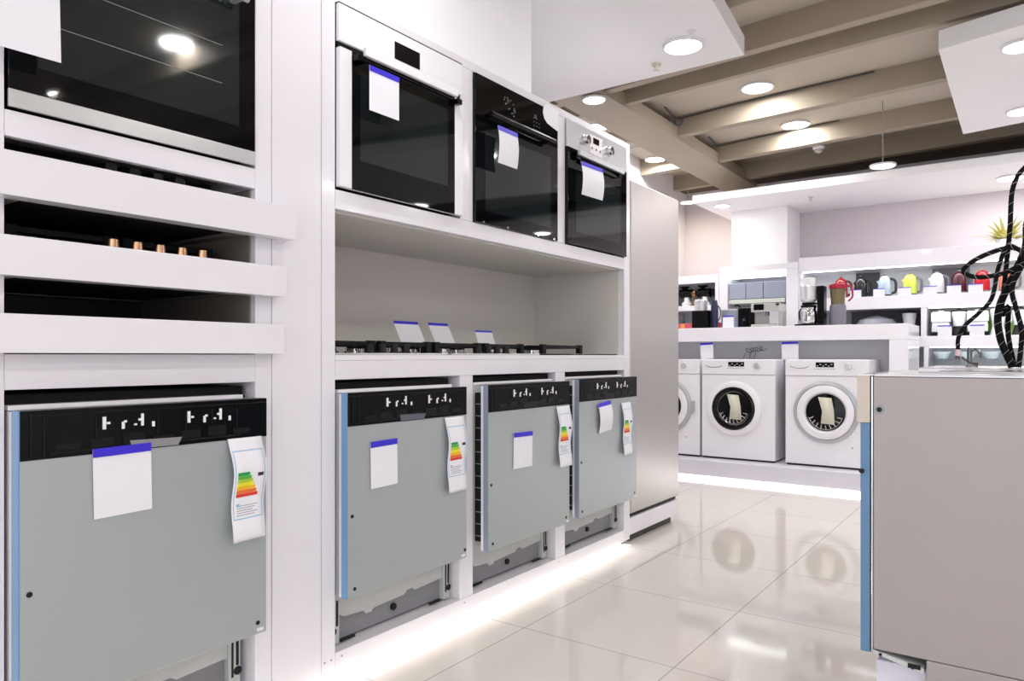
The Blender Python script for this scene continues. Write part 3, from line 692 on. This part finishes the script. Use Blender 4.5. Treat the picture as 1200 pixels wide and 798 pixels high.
r = on_counter('espresso_machine', -.09, 'pale steel espresso machine with black display beside the black machine', 'coffee machine', 6.32)
G().box(-.115, .115, -.02, .12, 0, .20).box(-.115, .115, -.12, -.0205, .13, .20).box(-.115, .115, -.12, -.0205, 0, .025).build('body', mat('pale steel', 'C9C9C6', .3, metal=.4), r, .006)
G().box(-.09, -.005, -.1225, -.1205, .145, .195).build('display', BGLASS, r)
G().cyl((.01, -.07, .13), (.01, -.07, .10), .018, n=16).build('spout', DCHROME, r)
G().box(.04, .1145, -.122, -.021, .0255, .1295).build('water_tank', mat('grey tank', 'B8BABD', .3), r, .004)
G().tube([(.10, -.12, .19), (.12, -.15, .185)], .01, 10).build('steam_knob', RUB, r)
r = on_counter('pale_container', -.46, 'pale blue grey canister at the left foot of the lit bay', 'canister', 6.45)
G().box(-.07, .07, -.06, .06, 0, .16).build('body', mat('pale blue grey steel', 'A3AABC'), r, .006); G().box(-.072, .072, -.062, .062, .1605, .175).build('lid', GREYP, r, .004)
card((-.37, 6.12, 1.2415), .095, .10, 'price card with blue strip standing on the counter before the black machine', axis='y', strip=.1)
r = on_counter('filter_coffee_maker', .25, 'black and steel filter coffee maker with two pots on the counter', 'coffee machine', 6.30)
G().box(-.10, .125, -.10, .09, 0, .018).build('base', BPLAS, r, .005)
G().box(.06, .115, -.03, .07, .0185, .33).build('tower', BPLAS, r, .006)
G().lathe([(.06, .02), (.066, .05), (.064, .12), (.055, .14), (.058, .155)], (-.01, 0, 0), n=28).build('glass_pot', CHROME, r)
G().lathe([(.06, .156), (.062, .175), (0, .18)], (-.01, 0, 0), n=28).build('pot_lid', BPLAS, r)
G().tube(smooth([(-.07, 0, .15), (-.085, 0, .12), (-.08, 0, .06), (-.072, 0, .05)]), .006, 8).build('pot_handle', BPLAS, r)
G().lathe([(.045, .195), (.064, .22), (.066, .33), (.062, .335)], (-.01, 0, 0), n=28).build('filter_basket', STEEL, r)
G().box(-.06, .059, -.02, .03, .1805, .1945).build('filter_arm', BPLAS, r)
G().lathe([(.05, .336), (.055, .40), (0, .405)], (-.01, 0, 0), n=28).build('clear_lid', mat('frosted plastic', 'D9DCDC', .3), r)
r = on_counter('juicer_jug', .455, 'tall juice jug with red lid and yellow content beside the coffee maker', 'jug', 6.34)
G().lathe([(.06, 0), (.062, .16), (.055, .175)], n=28).build('base', mat('grey violet', '6C6A75', .4), r)
G().lathe([(.05, .176), (.06, .30), (.0, .302)], n=28).build('jug', mat('amber grey', '6B6040', .25, var=.3, scale=30), r)
G().lathe([(.064, .303), (.066, .335), (.04, .345), (0, .347)], n=28).build('lid', mat('dark red', '9A1830', .3), r)
G().tube(smooth([(.06, 0, .33), (.10, 0, .31), (.11, 0, .24), (.08, 0, .20)]), .008, 8).build('handle', mat('dark red'  , '9A1830'), r)

# kettles
def kettle(x, hexc, label, hm='55555C', z=1.516, glass=False, s=1.0, flip=1):
    r = empty('electric_kettle', (x, 7.06, z), 0, label, 'kettle', 'electric kettles on the top shelf')
    cm = mat('kettle ' + hexc, hexc, .25, coat=.3)
    G().lathe([(.068 * s, 0), (.07 * s, .015), (.064 * s, .018)], n=28).build('power_base', mat('kettle trim ' + hm, hm, .35), r)
    # body leaning lathe: wider at the bottom, domed top
    prof = [(.066, .0185), (.070, .03), (.070, .10), (.064, .17), (.053, .21), (.030, .232), (0, .238)]
    G().lathe([(a * s, b * s) for a, b in prof], n=32).build('body', cm, r)
    G().add([(-.048 * s, -.02 * s, .185 * s), (-.048 * s, .02 * s, .185 * s), (-.085 * s, 0, .180 * s), (-.062 * s, -.015 * s, .13 * s), (-.062 * s, .015 * s, .13 * s)], [(0, 2, 1), (0, 3, 2), (1, 2, 4), (3, 4, 2), (0, 1, 4, 3)]).build('spout', cm, r)
    G().lathe([(.014, .2385 * s), (.012, .25 * s), (0, .252 * s)], n=16).build('lid_knob', MC['kettle trim ' + hm], r)
    hp = smooth([(.035 * s, 0, .197 * s), (.075 * s, 0, .195 * s), (.108 * s, 0, .165 * s), (.112 * s, 0, .10 * s), (.105 * s, 0, .05 * s), (.068 * s, 0, .035 * s)], 6)
    G().tube(hp, .0105, 10).build('handle', MC['kettle trim ' + hm], r)
    return r
for x, c, l, hm in ((.335, '8A1A22', 'dark red kettle behind the juice jug, leftmost on the shelf', '5A2026'), (.50, '141216', 'black kettle against the dark backing panel', '1C1A1E'),
                    (.69, 'A9BCCB', 'pale blue kettle between the black and the lime kettles', '2A2A30'), (.885, 'CBDA55', 'lime yellow kettle on the shelf', '6A6A70'),
                    (1.085, 'DDDDE2', 'white kettle with grey handle right of the lime kettle', '6C6C74'), (1.245, '4A1424', 'maroon kettle right of the white kettle', '6E6A78'),
                    (1.405, 'C01824', 'bright red kettle beside the looped hose', '8A8A90'), (1.572, 'E58A68', 'orange kettle behind the hoses', '7A7A80'),
                    (1.74, 'EBD52A', 'yellow kettle at the right edge of the shelf', '77777C')):
    kettle(x, c, l, hm, s=.775)
for i, (x, w) in enumerate([(.36, .07), (.475, .09), (.66, .09), (.855, .10), (1.045, .10), (1.215, .10), (1.365, .10)]):
    card((x, 6.958, 1.5155), w, .066, ['price card before the dark red kettle', 'price card before the black kettle', 'price card before the pale blue kettle', 'price card before the lime yellow kettle', 'price card before the white kettle', 'price card before the maroon kettle', 'price card before the bright red kettle'][i] + ' on the back shelf', axis='y', strip=.08, group='price cards on the kettle shelf')
# lower shelf: blenders
def blender(x, label, body='E6E8EC', dark=False, rz=0):
    r = empty('blender', (x, 7.08, 1.166), rz, label, 'blender', 'blenders on the second shelf')
    m1 = mat('blender ' + body, body, .3)
    G().lathe([(.058, 0), (.056, .012), (.05, .03), (.04, .07), (.042, .08)], n=24).build('motor_base', RUB if dark else m1, r)
    G().lathe([(.040, .081), (.055, .19), (.056, .20)], n=24).build('jar', mat('milky jar', 'D8DEE2', .15, alpha=1), r)
    G().lathe([(.057, .2005), (.055, .215), (.02, .22), (0, .23)], n=24).build('lid', RUB if dark else m1, r)
    G().tube(smooth([(.052, 0, .19), (.085, 0, .175), (.085, 0, .11), (.045, 0, .095)], 5), .007, 8).build('handle', RUB if dark else m1, r)
    return r
def toaster(x, label, w=.15):
    r = empty('food_steamer', (x, 7.08, 1.166), 0, label, 'steamer', 'steamers on the second shelf')
    G().box(-w / 2, w / 2, -.07, .07, 0, .03).build('base', BPLAS, r, .006)
    G().box(-w / 2 + .005, w / 2 - .005, -.065, .065, .0305, .11).build('lower_bowl', mat('milky jar', 'D8DEE2'), r, .012, seg=3)
    G().box(-w / 2, w / 2, -.068, .068, .1105, .20).build('upper_bowl', WAPP, r, .014, seg=3)
    G().box(-.02, .02, -.01, .01, .2005, .215).build('lid_grip', WAPP, r, .003)
    return r
toaster(1.115, 'white two tier steamer right of the shelf divider', .14)
toaster(1.375, 'white steamer in front of the lime green box')
blender(1.2425, 'black based blender between the two white steamers', dark=True, rz=PI / 2)
blender(1.512, 'white blender right of the lime green box')
blender(1.66, 'blender with black base behind the hoses', dark=True)
blender(.878, 'black blender beside the end of the counter, left of the shelf divider', '1E1E22', True)
r = empty('kitchen_machine', (.62, 7.1, 1.2485), label='low grey appliance under the kettle shelf behind the counter', cat='appliance')
G().lathe([(.13, 0), (.16, .03), (.14, .07), (.05, .10), (0, .11)], n=28).build('bowl', mat('grey violet light', '9A9AA6', .3), r)
r['label'] = 'low grey domed appliance under the kettle shelf behind the counter'
tag(G().box(.03, .80, 6.96, 7.38, 1.165, 1.2475).build('low_display_block', WHITE, bevel=.002), 'white block behind the counter carrying the grey domed appliance', 'block')
for i, (x, w) in enumerate([(1.15, .10), (1.375, .10)]):
    card((x, 6.958, 1.166), w, .085, ['price card before the steamer next to the shelf divider', 'price card before the steamer with the lime box behind'][i], axis='y', strip=.1, group='price cards on the second shelf')
# glass shelf things
def bowl(x, label, m):
    r = empty('glass_bowl', (x, 7.1, .9735), 0, label, 'bowl', 'glass bowls on the glass shelf')
    G().lathe([(.03, 0), (.04, .004), (.07, .06), (.072, .062), (.066, .055), (.035, .01), (0, .009)], n=28).build('bowl', m, r)
    return r
PG = mat('pale glassware', 'C4D2D6', .15)
for i, x in enumerate((1.12, 1.30, 1.47)): bowl(x, ['pale glass bowl, leftmost on the lower glass shelf', 'pale glass bowl, second on the lower glass shelf', 'pale glass bowl, third on the lower glass shelf'][i], PG)
r = empty('chrome_tap', (1.585, 2.70, .9665), label='small dark chrome tap standing left of the braided hoses', cat='tap')
G().lathe([(.012, 0), (.012, .006), (.007, .010), (.008, .05), (.005, .06), (0, .062)], n=16).build('body', DCHROME, r)
G().tube(smooth([(0, 0, .045), (.015, 0, .055), (.028, 0, .04), (.028, 0, .028)], 5), .004, 8).build('spout', DCHROME, r)
r = empty('lever_handle', (1.60, 2.62, .9665), label='small dark lever lying between the pink hose end and the tap', cat='lever')
G().tube([(-.03, 0, .03), (-.012, 0, .010), (.012, 0, .005)], [.003, .005, .007], 8).build('lever', DCHROME, r)
# plant on top of the shelving
r = empty('potted_plant', (1.56, 7.15, 1.896), label='spiky yellow green plant on top of the kettle shelving', cat='plant')
G().lathe([(.05, 0), (.06, .02), (.07, .05), (.066, .05), (.05, .035), (0, .03)], n=24).build('pot', LAV, r)
lf = G()
for k in range(64):
    a = random.uniform(0, 2 * PI); ln = random.uniform(.16, .30); up = random.uniform(.35, 1.2); wv = .016
    pts = [Vector((0, 0, .03))]
    for j in range(1, 6):
        t = j / 5; pts.append(Vector((math.cos(a) * ln * t * math.cos(up), math.sin(a) * ln * t * math.cos(up) * .7, .03 + ln * t * math.sin(up) - .06 * t * t)))
    sd = Vector((-math.sin(a), math.cos(a), 0)); vs = []
    for j, p in enumerate(pts):
        w = wv * (1 - (j / 5) ** 2) + .0008; vs += [p - sd * w, p + sd * w, p + Vector((0, 0, -.002)) + sd * w * 0]
    fs = []
    for j in range(5): b = 3 * j; fs += [(b, b + 1, b + 4, b + 3), (b + 1, b + 2, b + 5, b + 4), (b + 2, b, b + 3, b + 5)]
    lf.add(vs, fs)
lf.build('leaves', mat('yellow green leaf', 'B9B36A', .5, var=.25, scale=20), r)

# ---------------------------------------------------------------- ceiling lights
def downlight(x, y, z, label, rad=.09, e=1.0, color=(1, .985, .975), drop=.0, group=None):
    r = empty('ceiling_downlight', (x, y, z), 0, label, 'ceiling light', group)
    G().lathe([(rad * 1.12, 0), (rad * 1.12, -.010), (rad * 1.0, -.014), (rad * .98, -.006), (rad * .98, 0)], n=32).build('rim', WSAT, r)
    dm = mat('diffuser %d%d%d' % tuple(int(c * 9) for c in color), 'FFFFFF', emis=DISC_E)
    dm.node_tree.nodes['Principled BSDF'].inputs['Emission Color'].default_value = (*color, 1)
    G().lathe([(rad * .97, -.007), (0, -.0075)], n=32).build('diffuser', dm, r)
    l = bpy.data.lights.new('lamp', 'AREA'); l.shape = 'DISK'; l.size = rad * 1.8; l.energy = LAMP_W * e; l.color = color
    lo = bpy.data.objects.new('lamp', l); COL.objects.link(lo); lo.parent = r; lo.location = (0, 0, -.016)
    if drop:
        G().cyl((0, 0, .0005), (0, 0, drop), .004, n=8).build('hanger', BEAM, r)
    return r
downlight(.33, 3.44, 2.549, 'round downlight in the canopy above the ovens', e=.75)
downlight(.187, 5.10, 2.869, 'round downlight between the nearest two visible beams', rad=.1)
downlight(.185, 6.10, 2.869, 'round downlight between the middle beams', rad=.1)
downlight(.848, 5.92, 2.40, 'round pinkish spotlight in front of the long back canopy', e=.6, color=(1, .90, .93), rad=.08, drop=.469)
downlight(-.60, 4.2, 2.69, 'round downlight on the long beam, partly hidden by the oven cabinet', rad=.07, e=.8)
downlight(-1.06, 6.16, 2.80, 'round downlight left of the long beam, shining on a cross beam', rad=.085, drop=.069)
downlight(-1.03, 5.02, 2.80, 'downlight left of the long beam behind the cabinet top', rad=.085, drop=.069)
downlight(-1.08, 6.98, 2.55, 'warm bulb light hanging at the back left corner', color=(1, .86, .62), rad=.07, e=.3, drop=.30)
downlight(-.60, 6.62, 2.399, 'small downlight at the left end of the back canopy', rad=.065, e=.3)
downlight(1.70, 4.42, 2.549, 'downlight in the small right canopy, near edge of the picture', rad=.08)
downlight(1.69, 5.60, 2.549, 'far downlight in the small right canopy', rad=.08)
for x, y in ((.45, 1.6), (.45, -.2), (.5, -2.2)): downlight(x, y, 2.549, 'row of downlights in the canopy beside the ovens, behind the camera', group='canopy downlights out of view', e=.45)
for x in (2.4, 3.9, 5.2):
    for y in (-2.3, -.1, 2.1): downlight(x, y + .25, 2.869, 'downlights over the shop floor outside the picture', e=1.9, group='shop downlights out of view')
for x, y in ((3.4, 4.4), (3.4, 5.5), (4.9, 6.0), (1.6, 6.9), (2.8, 6.9)): downlight(x, y, 2.549 if y < 5.9 else (2.399 if y > 6.5 else 2.72), 'downlights at the right side outside the picture', group='right downlights out of view', e=.8)
def fitting(name, x, y, z, label, cat):
    r = empty(name, (x, y, z), 0, label, cat)
    return r
r = fitting('sprinkler', .12, 3.59, 2.549, 'small brass and white sprinkler head in the canopy above the ovens', 'sprinkler')
G().lathe([(.025, 0), (.024, -.008), (.010, -.010), (.009, -.028), (.018, -.032), (0, -.034)], n=20).build('head', mat('cream plastic', 'DAD3C2', .4), r)
r = fitting('sprinkler', .15, 6.75, 2.399, 'small sprinkler head under the back canopy beside the column', 'sprinkler')
G().lathe([(.022, 0), (.02, -.008), (.010, -.010), (.009, -.028), (.018, -.032), (0, -.034)], n=20).build('head', MC['cream plastic'], r)
r = fitting('ceiling_hook', .42, 3.32, 2.549, 'little white hook in the canopy next to the downlight', 'hook')
G().lathe([(.02, 0), (.018, -.006), (.004, -.007), (.003, -.06), (0, -.061)], n=14).build('stem', WSAT, r)
r = fitting('smoke_detector', .31, 6.43 - .1, 2.719, 'round white smoke detector under the cross beam near the back', 'smoke detector')
G().lathe([(.045, 0), (.045, -.015), (.038, -.02)], n=28).build('base', WSAT, r)
G().lathe([(.034, -.0205), (.030, -.04), (.012, -.052), (0, -.053)], n=28).build('dome', mat('grey dome', 'B9B6B4', .3), r)
def cable(pts, label):
    p0 = Vector(pts[0]); r = empty('ceiling_cable', p0, 0, label, 'cable', 'cables along the beams')
    G().tube(smooth([Vector(p) - p0 for p in pts], 6), .006, 8).build('cable', mat('grey cable', '4B4A4C', .5), r); return r
cable([(-.50, 5.10, 2.862), (-.50, 5.30, 2.84), (-.47, 5.37, 2.85), (.0, 5.325, 2.860), (.9, 5.25, 2.860)], 'grey cable along the first lit cross beam')
cable([(-.50, 6.0, 2.862), (-.50, 6.20, 2.84), (-.47, 6.27, 2.85), (.0, 6.225, 2.860), (.5, 6.18, 2.860)], 'grey cable along the second lit cross beam')
r = empty('cable_coil', (-.47, 5.28, 2.80), label='loose coil of cable hanging at the long beam', cat='cable')
g = G(); pts = []
for k in range(40): a = k / 39 * 2 * PI * 3; pts.append((.03 * math.cos(a), .004 * k / 10, .03 * math.sin(a)))
g.tube(pts, .005, 6); g.build('coil', MC['grey cable'], r)
